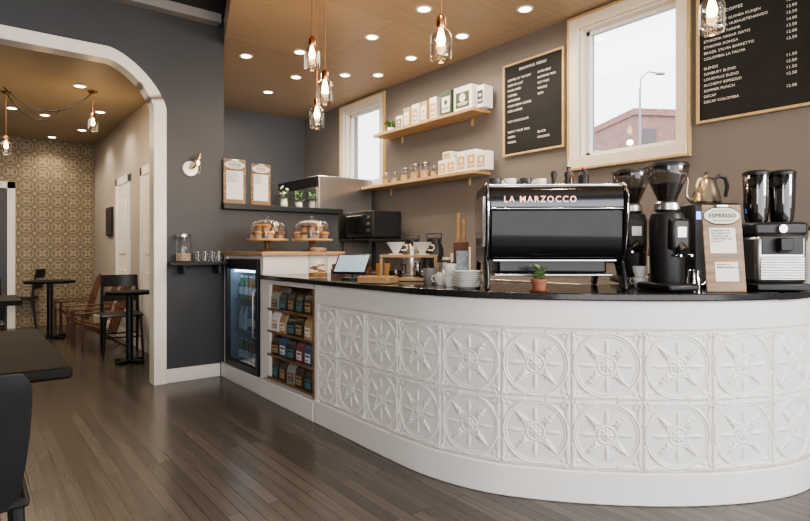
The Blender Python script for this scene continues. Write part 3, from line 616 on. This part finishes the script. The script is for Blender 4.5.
part(t,'stand_top',M().box((0,0,.155),(.36,.12,.018)),oak,.003); part(t,'stand_base',M().box((0,0,.01),(.36,.15,.018)),oak,.003)
for a in (-.17,.17): part(t,'stand_upright',M().box((a,0,.085),(.018,.11,.13)),oak,.002)
for i,a in enumerate((-.085,.085)):
    x0,y0,_=on(*PS); ca,sa=math.cos(FACE-.1),math.sin(FACE-.1); X0=x0+a*ca; Y0=y0+a*sa
    dr=thing('coffee_dripper','white ceramic cone dripper resting on the wooden stand','coffee dripper',(X0,Y0,ZT+.165),FACE,'pour-over drippers')
    part(dr,'cone',M().lathe([(.015,.004),(.022,.02),(.058,.075),(.06,.08),(.055,.078),(.018,.02)],n=24),porc); part(dr,'flange',M().lathe([(.0,.0),(.045,.0),(.047,.006),(.02,.01)],n=24),porc); part(dr,'handle',M().tube([(.035,0,.03),(.065,0,.028),(.075,0,.045),(.07,0,.06),(.052,0,.062)],.005),porc)
    sv=thing('glass_server','small glass coffee server with dark coffee under dripper','carafe',(X0,Y0,ZT+.0205),FACE,'glass servers')
    part(sv,'glass_body',M().lathe([(0,.001),(.042,0),(.047,.02),(.04,.07),(.026,.1),(.03,.12)],n=20),gl); part(sv,'contents',M().lathe([(0,.003),(.04,.003),(.044,.02),(.04,.045),(0,.046)],n=20),mat('black_coffee',(.02,.008,.004),.1)); part(sv,'handle',M().tube([(.035,0,.085),(.063,0,.08),(.066,0,.03),(.046,0,.02)],.005),black)
def cup(loc,rz,r,h,m,label,grp,name='coffee_cup'):
    t=thing(name,label,'cup',loc,rz,grp); part(t,'bowl',M().lathe([(0,.001),(r*.6,0),(r*.65,.005),(r*.93,h*.5),(r,h),(r*.94,h),(r*.85,h*.5),(r*.5,.01),(0,.008)],n=22),m)
    part(t,'handle',M().tube([(r*.93,0,h*.8),(r*1.4,0,h*.78),(r*1.5,0,h*.5),(r*1.2,0,h*.28),(r*.85,0,h*.3)],r*.09),m); return t
cg=cup(on(450,2.97),1.,.038,.06,porc,'white porcelain cup on the counter','white cups on the counter')
dup(cg,loc=(cg.location.x,cg.location.y,ZT+.062)); dup(cg,loc=on(441,3.12),rz=2.); dup(cg,loc=on(447,3.32),rz=2.6); dup(cg,loc=on(438,3.36),rz=-.8)
cup(on(430,3.2),.3,.042,.09,mat('grey_mug',(.22,.22,.23),.3),'grey mug on the counter','mugs by the brewers','coffee_mug'); 
sm=M().lathe([(0,.003),(.04,0),(.045,.003),(.074,.014),(.076,.017),(.045,.008),(0,.007)],n=32)
xx=on(467,2.83)
s0_=solo('saucer',sm,porc,'white saucer stacked beside the espresso machine','saucer',xx,group='stack of saucers')
for i in range(1,8): dup(s0_,loc=(xx[0]+random.uniform(-.002,.002),xx[1],xx[2]+.0105*i))
def canister(loc,r,h,m,label,name='canister',lid=None):
    t=thing(name,label,'canister',loc); part(t,'canister_body',M().lathe([(0,0),(r,0),(r,h*.85),(r*.97,h*.87),(0,h*.87)],n=24),m); part(t,'lid',M().lathe([(0,h*.87),(r*1.02,h*.87),(r*1.02,h*.97),(r*.3,h),(0,h)],n=24),lid or black)
canister(on(428,3.85),.05,.16,black,'round black canister near the brewers'); canister(on(444,3.70),.045,.13,steel,'steel canister near the brewers'); canister(on(461,3.35),.035,.10,black,'short black canister beside cups')
canister(on(383,3.97),.05,.12,mat('amber_tin',(.4,.22,.08),.4),'amber tin canister behind the tray'); canister(on(366,4.0),.04,.09,mat('brown_tin',(.12,.06,.03),.4),'small brown tin behind the tray')
def airpot(px,d,label,m1):
    t=thing('thermal_airpot',label,'airpot',(*st(px,d),.921),FACE)
    part(t,'pot_body',M().lathe([(0,0),(.085,0),(.088,.02),(.088,.24),(.07,.29),(0,.29)],n=28),m1); part(t,'pump_lid',M().lathe([(0,.29),(.062,.29),(.06,.33),(.03,.345),(0,.345)],n=24),black)
    part(t,'spout',M().tube([(0,-.05,.31),(0,-.11,.31),(0,-.12,.27)],.012),black); part(t,'handle',M().tube([(-.06,0,.3),(-.07,0,.38),(.07,0,.38),(.06,0,.3)],.008),black)
airpot(412,5.5,'steel thermal airpot with black pump lid',steel); airpot(434,5.15,'black thermal airpot with pump lid',black)
tc0=M().lathe([(0,0),(.028,0),(.042,.11),(.044,.112),(.04,.108),(.026,.004),(0,.004)],n=20)
b0=solo('paper_cup',tc0,paper,'white paper cup in a stack on the back counter','cup',(*st(455,4.9),.921),group='stacked paper cups')
for j,(px,d,n) in enumerate(((455,4.9,6),(466,4.8,9),(447,4.95,4))):
    for i in range(n):
        if j==0 and i==0: continue
        dup(b0,loc=(*st(px,d),.921+.018*i))
t=thing('wooden_block_holder','upright wooden block holding tools beside the machine','tool holder',on(461,3.12),FACE+.2)
part(t,'block',M().box((0,0,.12),(.065,.09,.24)),walnut,.006); part(t,'dowel',M().cyl((-.015,0,.24),(-.015,0,.40),.012),oak); part(t,'dowel',M().cyl((.018,.01,.24),(.022,.01,.37),.010),oak)
solo('bar_towel',M().prism([(-.012,.0),(.012,.0),(.02,.01),(.006,.19),(-.004,.19),(-.016,.01)],-.03,.03,'x'),mat('striped_towel',(.3,.34,.40),.8,var=.4,ns=60),'folded blue-grey bar towel beside the machine','towel',on(462,3.0),FACE)
def pitcher(px,d,s,label,z=None):
    p=on(px,d); t=thing('milk_pitcher',label,'milk pitcher',(p[0],p[1],z or p[2]),FACE,'steel milk pitchers')
    part(t,'pitcher_body',M().lathe([(0,.0),(.042*s,0),(.045*s,.01),(.04*s,.06*s),(.033*s,.08*s),(.037*s,.11*s),(.035*s,.11*s),(.03*s,.08*s)],n=24),chrome); part(t,'handle',M().tube([(.036*s,0,.1*s),(.07*s,0,.095*s),(.07*s,0,.04*s),(.042*s,0,.02*s)],.004*s),chrome)
pitcher(452,3.6,1.1,'steel milk pitcher near the machine'); pitcher(418,3.95,1.,'steel milk pitcher behind the brewers')
# ================================================================ espresso machine
mx_,my_=st(545,2.95); MR=FACE-.03
em=thing('espresso_machine','large black and chrome two-group espresso machine','espresso machine',(mx_,my_,ZT+.001),MR); em.scale=(1.,1.,1.045)
Wm=.330
part(em,'drip_tray_body',M().prism([(-.165,.075),(-.160,.15),(.25,.15),(.25,.075)],-Wm+.06,Wm-.06,'x'),panelb,.012)
part(em,'drip_tray',M().bx(-Wm+.04,Wm-.04,-.19,.29,.062,.074),steel,.004)
part(em,'back_panel',M().prism([(-.205,.142),(-.238,.165),(-.254,.21),(-.260,.28),(-.260,.372),(.2,.372),(.2,.142)],-Wm+.014,Wm-.014,'x'),backp,.006,ang=60)
part(em,'upper_band',M().prism([(-.264,.380),(-.264,.455),(-.252,.474),(-.225,.487),(.2,.488),(.2,.380)],-Wm+.010,Wm-.010,'x'),darkmir,.005,ang=60)
part(em,'chrome_trim',M().bx(-Wm+.012,Wm-.012,-.267,.15,.373,.380),chrome,.003)
part(em,'chrome_foot_trim',M().bx(-Wm+.03,Wm-.03,-.212,.15,.133,.141),chrome,.002)
part(em,'top_tray',M().bx(-Wm+.01,Wm-.01,-.20,.24,.488,.497),chrome,.003)
sp=[(-.266,.26),(-.280,.34),(-.277,.44),(-.254,.48),(-.205,.50),(.18,.50),(.25,.44),(.26,.30),(.22,.20),(.27,.03),(.27,0),(.22,0),(.15,.12),(-.12,.12),(-.205,0),(-.262,0),(-.262,.02),(-.212,.135),(-.245,.18)]
for s in (-1,1):
    a=s*(Wm-.012); part(em,'side_panel',M().prism(sp,min(a,a+s*.024),max(a,a+s*.024),'x'),panelb,.008)
    part(em,'side_trim',M().tube([(a+s*.013,p[0]-.003 if p[0]<0 else p[0]+.003,p[1]) for p in (sp[17],sp[18],sp[0],sp[1],sp[2],sp[3],sp[4],sp[5],sp[6])],.004),chrome)
    part(em,'side_inlay',M().prism([(-.19,.20),(-.2,.44),(.15,.45),(.18,.3),(.12,.20)],min(a+s*.024,a+s*.030),max(a+s*.024,a+s*.030),'x'),chrome,.002)
for a in (-.16,.16):
    gh=part(em,'group_head',M().lathe([(0,.21),(.035,.21),(.038,.25),(.038,.3),(0,.3)],c=(a,.25,0),n=24),chrome)
    part(gh,'portafilter',M().lathe([(0,.175),(.02,.178),(.034,.19),(.036,.21),(0,.21)],c=(a,.25,0),n=24).tube([(a,.28,.195),(a,.33,.19),(a,.42,.18)],[.01,.012,.016]),black)
for a in (-.29,.29): part(em,'steam_wand',M().tube([(a,.25,.4),(a,.31,.38),(a,.33,.3),(a,.34,.17)],.006),chrome)
letter(em,'lettering','LA MARZOCCO',.040,-.255,-.2655,.418,mat('rose_lettering',(.90,.50,.45),.35,emit=.7,ecol=(1,.45,.38)),'LEFT',valign='CENTER',off=.012,spc=1.3)
def mloc(a,b,z): c,s=math.cos(MR),math.sin(MR); return (mx_+a*c-b*s,my_+a*s+b*c,ZT+.001+z)
ZM=.521
dc=cup(mloc(-.26,.0,ZM),.4,.034,.05,mat('dark_cup',(.05,.05,.055),.25),'dark espresso cup on top of the machine','cups on the espresso machine')
for a,b in ((-.18,.02),(-.10,.0),(-.02,.03),(-.22,.12),(-.14,.12),(-.06,.13)): dup(dc,loc=mloc(a,b,ZM),rz=random.uniform(0,6),mats={'bowl':porc,'handle':porc} if random.random()<.35 else None)
for a,b in ((.05,.02),(.13,.05)):
    t=thing('bean_tamper','steel tamper with dark handle on the machine','tamper',mloc(a,b,ZM)); part(t,'tamper_base',M().lathe([(0,0),(.028,0),(.028,.02),(.01,.03),(0,.03)],n=20),chrome); part(t,'handle',M().lathe([(.01,.03),(.012,.05),(.018,.075),(.014,.09),(0,.092)],n=16),black)
bottle('sauce_bottle',mloc(.21,.03,ZM),black,red,.11,.028,None,'black squeeze bottle on top of the machine')
bottle('sauce_bottle',mloc(.16,.14,ZM),mat('syrup_glass',(.1,.04,.02),.1),black,.13,.028,None,'dark syrup bottle on top of the machine')
def potplant(px,d,label):
    t=thing('potted_plant',label,'potted plant',on(px,d)); t.scale=(.9,.9,.9); part(t,'pot',M().lathe([(0,.004),(.03,.004),(.038,.05),(.043,.05),(.043,.065),(.038,.065),(.034,.055),(0,.055)],n=24),terra); part(t,'soil',M().lathe([(0,.058),(.036,.057)],n=20),soil)
    part(t,'foliage',leafblob(M(),60,.03,.06,.06,.035),leaf2); part(t,'saucer',M().lathe([(0,.001),(.045,0),(.055,.008),(.05,.006),(0,.004)],n=24),terra)
potplant(539,2.63,'small leafy succulent in a terracotta pot on the counter')
# ================================================================ espresso grinders
def grinder(px,d,label,rz=0,s=1.):
    t=thing('coffee_grinder',label,'coffee grinder',on(px,d),FACE+rz); t.scale=(s,s,s)
    part(t,'base',M().box((0,0,.02),(.17,.24,.035)),black,.012)
    part(t,'grinder_body',M().lathe([(0,.035),(.07,.035),(.076,.06),(.08,.2),(.083,.33),(.072,.37),(.05,.385),(0,.385)],n=32),black)
    part(t,'side_housing',M().box((.0,-.075,.27),(.1,.05,.15)),black,.015)
    part(t,'collar',M().lathe([(.055,.384),(.060,.39),(.057,.42),(.046,.43),(0,.43)],n=32),steel)
    hp=part(t,'hopper',M().lathe([(.042,.43),(.048,.45),(.092,.55),(.098,.60),(.096,.605)],n=32),glh)
    part(t,'hopper_beans',M().lathe([(0,.435),(.040,.435),(.046,.452),(.072,.512),(.045,.522),(0,.525)],n=32),beans)
    part(hp,'lid',M().lathe([(.0,.622),(.03,.62),(.096,.613),(.100,.604),(.100,.594),(.094,.594)],n=32),black)
    part(t,'front_badge',M().box((0,-.101,.28),(.05,.003,.05)),steel,.001)
    part(t,'portafilter_fork',M().tube([(-.03,-.06,.17),(-.03,-.13,.17)],.006).tube([(.03,-.06,.17),(.03,-.13,.17)],.006),chrome)
    part(t,'chute',M().cyl((0,-.08,.22),(0,-.115,.185),.022,.028),black)
    return t
grinder(667,2.69,'black espresso grinder with conical smoked bean hopper',.25,.99); grinder(631,3.3,'black espresso grinder with bean hopper behind machine',-.1,1.08)
x,y,z=on(727,2.58)
clip('espresso_sign',x,y,z,.185,.41,FACE+.0,'ESPRESSO','weathered wooden clipboard sign headed espresso with price sheets',[(-.02,.44,.73,.66,'AMERICANO 2.50\nMACCHIATO 2.75\nCORTADO 3.00\nCAPPUCCINO 3.50\nLATTE 3.75'),(.03,.12,.34,.58,'MOCHA 4.25\nSINGLE ORIGIN +.50')],tilt=.12)
t=thing('bulk_grinder','silver and black bulk coffee grinder with twin smoky hoppers','coffee grinder',on(769,2.76),FACE-.05); t.scale=(.96,.96,1)
part(t,'grinder_body',M().box((0,0,.15),(.245,.22,.23)),steel,.02)
part(t,'front_panel',M().box((0,-.1115,.215),(.20,.004,.085)),black,.002)
rb=[]
for i in range(9):
    z=.05+i*.0125; rb+=[(-.112,z),(-.117,z+.004),(-.117,z+.008),(-.112,z+.0122)]
part(t,'ribbed_panel',M().prism(rb+[(-.105,.1625),(-.105,.05)],-.105,.105,'x'),steel)
part(t,'base',M().box((0,0,.018),(.255,.25,.034)),black,.006); part(t,'head',M().box((0,0,.295),(.26,.21,.065)),black,.015)
part(t,'chute',M().prism([(-.11,.25),(-.15,.25),(-.15,.19),(-.11,.18)],-.03,.03,'x'),black,.004)
for a in (-.0635,.0635):
    hh=part(t,'hopper',M().lathe([(.046,.328),(.052,.345),(.057,.40),(.061,.56),(.059,.565)],c=(a,0,0),n=28),gls,ang=60); part(hh,'lid',M().lathe([(.062,.56),(.063,.575),(.05,.583),(0,.583)],c=(a,0,0),n=28),black)
    part(t,'hopper_beans',M().lathe([(0,.33),(.043,.33),(.050,.347),(.054,.40),(.057,.50),(.03,.51),(0,.515)],c=(a,0,0),n=24),beans)
part(t,'dial',M().cyl((.0,-.1,.295),(.0,-.12,.295),.02),chrome)
t=thing('water_boiler','black boxy water boiler with small blue display','water boiler',(*st(708,3.02),ZT+.001),FACE)
part(t,'boiler_body',M().box((0,0,.22),(.25,.18,.44)),black,.012); part(t,'display',M().box((-.085,-.091,.375),(.05,.004,.04)),mat('blue_display',(.05,.1,.6),.3,emit=3,ecol=(.1,.25,1))); part(t,'tap',M().tube([(-.03,-.09,.2),(-.03,-.13,.2),(-.03,-.14,.16)],.008),chrome)
bx_,by_=st(706,3.02)
t=thing('gooseneck_kettle','brassy steel gooseneck pouring kettle with black handle','kettle',(bx_,by_,ZT+.442),FACE); t.scale=(1.05,1.05,1.3)
part(t,'kettle_body',M().lathe([(0,0),(.070,0),(.073,.008),(.060,.055),(.046,.095),(.042,.10),(0,.1)],n=32),steeld); part(t,'lid',M().lathe([(.043,.1),(.035,.108),(.010,.112),(.007,.120),(.013,.130),(0,.136)],n=24),steeld)
part(t,'spout',M().tube([(-.062,0,.015),(-.085,0,.018),(-.100,0,.035),(-.098,0,.065),(-.092,0,.095),(-.100,0,.120),(-.118,0,.130),(-.138,0,.122)],[.010,.008,.007,.006,.006,.0055,.005,.005],n=10),steeld); part(t,'handle',M().tube([(.040,0,.1),(.065,0,.118),(.098,0,.110),(.110,0,.075),(.100,0,.030)],[.007,.009,.010,.010,.009],n=10),black)
c1=cup(on(640,2.83),.2,.036,.055,porc,'white cup standing beside the grinder','white cups by the grinder'); dup(c1,loc=(c1.location.x,c1.location.y,ZT+.058)); dup(c1,loc=on(641,2.95),rz=2.)
bottle('syrup_bottle',on(654,3.35),mat('syrup_red',(.2,.03,.02),.1),white,.3,.035,'syrup bottles','tall red syrup bottle behind the grinder',paper)
bottle('syrup_bottle',on(754,3.05),mat('syrup_clear',(.35,.3,.24),.1),black,.32,.035,'syrup bottles','tall pale syrup bottle behind the sign',paper)
pitcher(694,2.80,.85,'small steel milk pitcher beside the sign')
for i,px in enumerate((812,826)): 
    bottle('syrup_bottle',(*st(px,2.97),ZT+.001),fc_[2] if i else fc_[0],black,.32,.036,'syrup bottles','tall bottle at the end of the counter',paper)
# ================================================================ hall furniture
def table_round(x,y,r,h,label):
    t=thing('cafe_table',label,'table',(x,y,0)); part(t,'table_top',M().lathe([(0,h-.03),(r,h-.03),(r+.003,h-.015),(r,h),(0,h)],n=40),ebony); part(t,'pedestal',M().cyl((0,0,.02),(0,0,h-.03),.035),black); part(t,'foot',M().box((0,0,.018),(r*1.5,.06,.03),rz=.6).box((0,0,.018),(r*1.5,.06,.03),rz=.6+pi/2),black,.005)
def chair(x,y,rz,m1,label,grp=None,shell=False):
    t=thing('cafe_chair',label,'chair',(x,y,0),rz,grp)   # faces +y, backrest at -y
    part(t,'seat',M().box((0,0,.45),(.40,.38,.028)),m1,.02)
    for a,b in ((-.17,.16),(.17,.16)): part(t,'leg',M().cyl((a,b,.44),(a*1.12,b*1.15,0),.016,.012,n=10),m1)
    if shell:
        for a in (-.17,.17): part(t,'leg',M().tube([(a*1.1,-.23,.0),(a,-.17,.44)],[.012,.016]),m1)
        def fn(u,v):
            s=u*2-1; wv=.170+.03*math.sin(v*pi*.6)
            top=math.sqrt(max(0,1-max(0,(v-.88)/.12)**2*.2)); xx=s*wv*top
            return (xx,-.19-.06*v+ .03*s*s-.02,.44+.385*v-.008*s*s*v)
        part(t,'backrest',M().sheet(fn,14,18,.016),m1)
    else:
        for a in (-.18,.18): part(t,'leg',M().tube([(a,-.24,.0),(a,-.185,.44),(a*.98,-.2,.62),(a*.95,-.245,.86)],[.013,.018,.016,.014]),m1)
        for z0,z1,y0 in ((.74,.87,-.235),(.58,.65,-.205)):
            part(t,'backrest_rail',M().sheet(lambda u,v:((u*2-1)*.185,y0-.045*(1-(u*2-1)**2)-.015*v,z0+(z1-z0)*v),8,2,.014),m1)
    part(t,'stretcher',M().cyl((-.185,.17,.22),(.185,.17,.22),.008,n=8),m1); part(t,'stretcher',M().cyl((-.18,-.205,.22),(.18,-.205,.22),.008,n=8),m1)
    return t
def lounger(x,y,rz,label,grp):
    t=thing('lounge_chair',label,'chair',(x,y,0),rz,grp)
    for s in (-1,1):
        part(t,'arm',M().box((s*.27,.02,.5),(.05,.54,.020)),redwood,.006); part(t,'leg',M().bx(s*.27-.013,s*.27+.013,.2,.24,0,.49),redwood,.004)
        part(t,'leg',M().prism([(-.37,0),(-.33,0),(.24,.36),(.24,.40)],s*.235-.011,s*.235+.011,'x'),redwood,.004)
    for i in range(5):
        y0=-.16+i*.09; z0=.225+(y0+.16)*.37; part(t,'seat_slat',M().box((0,y0,z0),(.45,.065,.014),rx=.36),redwood,.003)
    for i in range(5): 
        a=-.18+i*.09; part(t,'backrest_slat',M().prism([(-.19,.19),(-.174,.19),(-.385,.88+.02*(2-abs(i-2))),(-.401,.88+.02*(2-abs(i-2)))],a-.030,a+.030,'x'),redwood,.002)
    part(t,'backrest_rail',M().box((0,-.285,.55),(.5,.018,.04),rx=.3),redwood,.002)
    t.scale=(.86,.86,.88)
    return t
table_round(*st(50,7.3),.29,.75,'round dark cafe table on pedestal in the hall')
table_round(1.31,6.25,.22,.73,'small round dark cafe table beside the hall wall')
ch=chair(1.33,6.72,pi-.1,black,'black wooden cafe chair beside the hall wall','black hall chairs'); dup(ch,loc=(*st(22,8.3),0),rz=1.2)
lo_=lounger(1.19,7.35,pi/2+.06,'low reclined dark brown slatted wooden lounge chair against the hall wall','reclined wooden hall chairs'); dup(lo_,loc=(1.19,7.98,0),rz=pi/2-.03); dup(lo_,loc=(1.19,9.15,0),rz=pi/2+.03)
def table_sq(x,y,w,l,h,label):
    t=thing('cafe_table',label,'table',(x,y,0)); part(t,'table_top',M().box((0,0,h-.02),(w,l,.04)),ebony,.01); part(t,'pedestal',M().cyl((0,0,.02),(0,0,h-.04),.035),black); part(t,'foot',M().box((0,0,.018),(w*.8,.06,.03)).box((0,0,.018),(.06,min(l,.8)*.8,.03)),black,.005)
table_sq(.10,5.75,.5,.7,.75,'square dark cafe table in the hall')
chair(.08,6.6,pi,black,'black wooden chair at the square hall table')
table_sq(-.06,2.74,.68,1.16,.76,'dark wooden cafe table beside the arch')
chair(-.06,2.05,0,blackm,'black moulded cafe chair with solid back at the dark table',None,True)
chair(-.08,3.66,pi,black,'black wooden cafe chair across the dark table')
solo('framed_sign',M().bx(1.57,1.598,8.6,9.0,1.35,1.75),black,'small black framed sign on the hall wall','sign',bev=.004)
# ================================================================ outside
x,y=st(658,34)
ob=thing('brick_building','distant red brick building with pale band seen through window','building',(x,y,-.1),FACE+.12)
br=mat('red_brick',(.24,.135,.11),.8,var=.15,ns=3)
part(ob,'facade',M().bx(-1.5,6,0,6,0,9.4),br); part(ob,'cornice',M().bx(-1.6,6.1,-.1,6,9.4,9.8),br)
part(ob,'lower_wing',M().bx(-9,-1.5,.5,6,0,7.3),mat('pale_render',(.45,.42,.39),.7)); part(ob,'pale_band',M().bx(-1.5,6,-.06,.02,6.3,6.9),mat('pale_render',(0,0,0)))
for i in range(3): part(ob,'pane',M().bx(-1.0+i*2.1,-.1+i*2.1,-.03,.02,7.4,8.6),mat('dark_pane',(.10,.08,.075),.4))
x,y=st(640,22)
lp=thing('street_lamp','tall grey street lamp with curved arm outside window','street lamp',(x,y,-.1),FACE); lg=mat('lamp_grey',(.25,.25,.26),.5); part(lp,'pole',M().cyl((0,0,0),(0,0,7.6),.07,.04),lg); part(lp,'arm',M().tube([(0,0,7.5),(.05,0,8.0),(.3,0,8.25),(.7,0,8.2)],.03),lg); part(lp,'lamp_head',M().sph((.8,0,8.17),.14,(1.5,.7,.4)),lg)
g=struct('ground',M().bx(4.2,90,-40,90,-.12,-.1),mat('asphalt',(.12,.12,.12),.9,var=.2))
# ================================================================ light
w=bpy.data.worlds.new('World'); S.world=w; w.use_nodes=True; N=w.node_tree.nodes; L=w.node_tree.links
bg=N['Background']; tc=N.new('ShaderNodeTexCoord'); sp_=N.new('ShaderNodeSeparateXYZ'); L.new(tc.outputs['Generated'],sp_.inputs[0])
rp=N.new('ShaderNodeValToRGB'); rp.color_ramp.elements[0].color=(1,.975,.95,1); rp.color_ramp.elements[1].color=(.72,.83,1,1); rp.color_ramp.elements[1].position=.8; L.new(sp_.outputs[2],rp.inputs[0]); L.new(rp.outputs[0],bg.inputs[0]); bg.inputs[1].default_value=3.2
def area(name,loc,rot,sx,sy,e,col):
    l=bpy.data.lights.new(name,'AREA'); l.shape='RECTANGLE'; l.size=sx; l.size_y=sy; l.energy=e; l.color=col; o=bpy.data.objects.new(name,l); C.objects.link(o); o.location=loc; o.rotation_euler=rot; return o
def aim(o,tgt): o.rotation_euler=(Vector(tgt)-o.location).to_track_quat('-Z','Y').to_euler()
o=area('counter_grazing_fill',(3.5,-2.2,2.3),(0,0,0),1.4,1.0,95,(1,.96,.91)); aim(o,(2.0,1.8,.5))  # added lamp for assumed window light, grazing the counter to shade the tile relief
o=area('arch_wall_fill',(-2.2,-2.0,2.4),(0,0,0),1.8,2.0,70,(1,.975,.95)); aim(o,(.6,5.0,1.6))  # added fill lamp that brightens the arch wall and its trim
area('bar_area_light',(3.1,3.6,2.95),(0,0,0),.8,3,26,(1,.87,.70))  # added bare area lamp under the wooden ceiling, no fixture modelled
area('nook_area_light',(2.6,6.3,2.95),(0,0,0),1.2,1,8,(1,.9,.78))  # added bare area lamp over the nook, without a fixture
area('hall_fill',(0,7.6,2.75),(0,0,0),2,3,32,(1,.85,.65))  # added fill lamp, since little sky light reaches the hall
sl=bpy.data.lights.new('sun','SUN'); sl.energy=2.5; sl.angle=.05; so=bpy.data.objects.new('sun',sl); C.objects.link(so); so.rotation_euler=(math.radians(32),0,math.radians(-35))
# ================================================================ camera
cam=bpy.data.cameras.new('Camera'); co_=bpy.data.objects.new('Camera',cam); C.objects.link(co_); S.camera=co_
cam.sensor_width=36; cam.lens=F/810*36; cam.shift_y=-10.5/810; co_.location=(0,0,EYE); co_.rotation_euler=(pi/2,0,-TH); cam.clip_start=.05; cam.clip_end=300
S.view_settings.view_transform='AgX'
S.view_settings.look='AgX - Medium High Contrast'
S.view_settings.exposure=0.36
S.view_settings.gamma=1.08
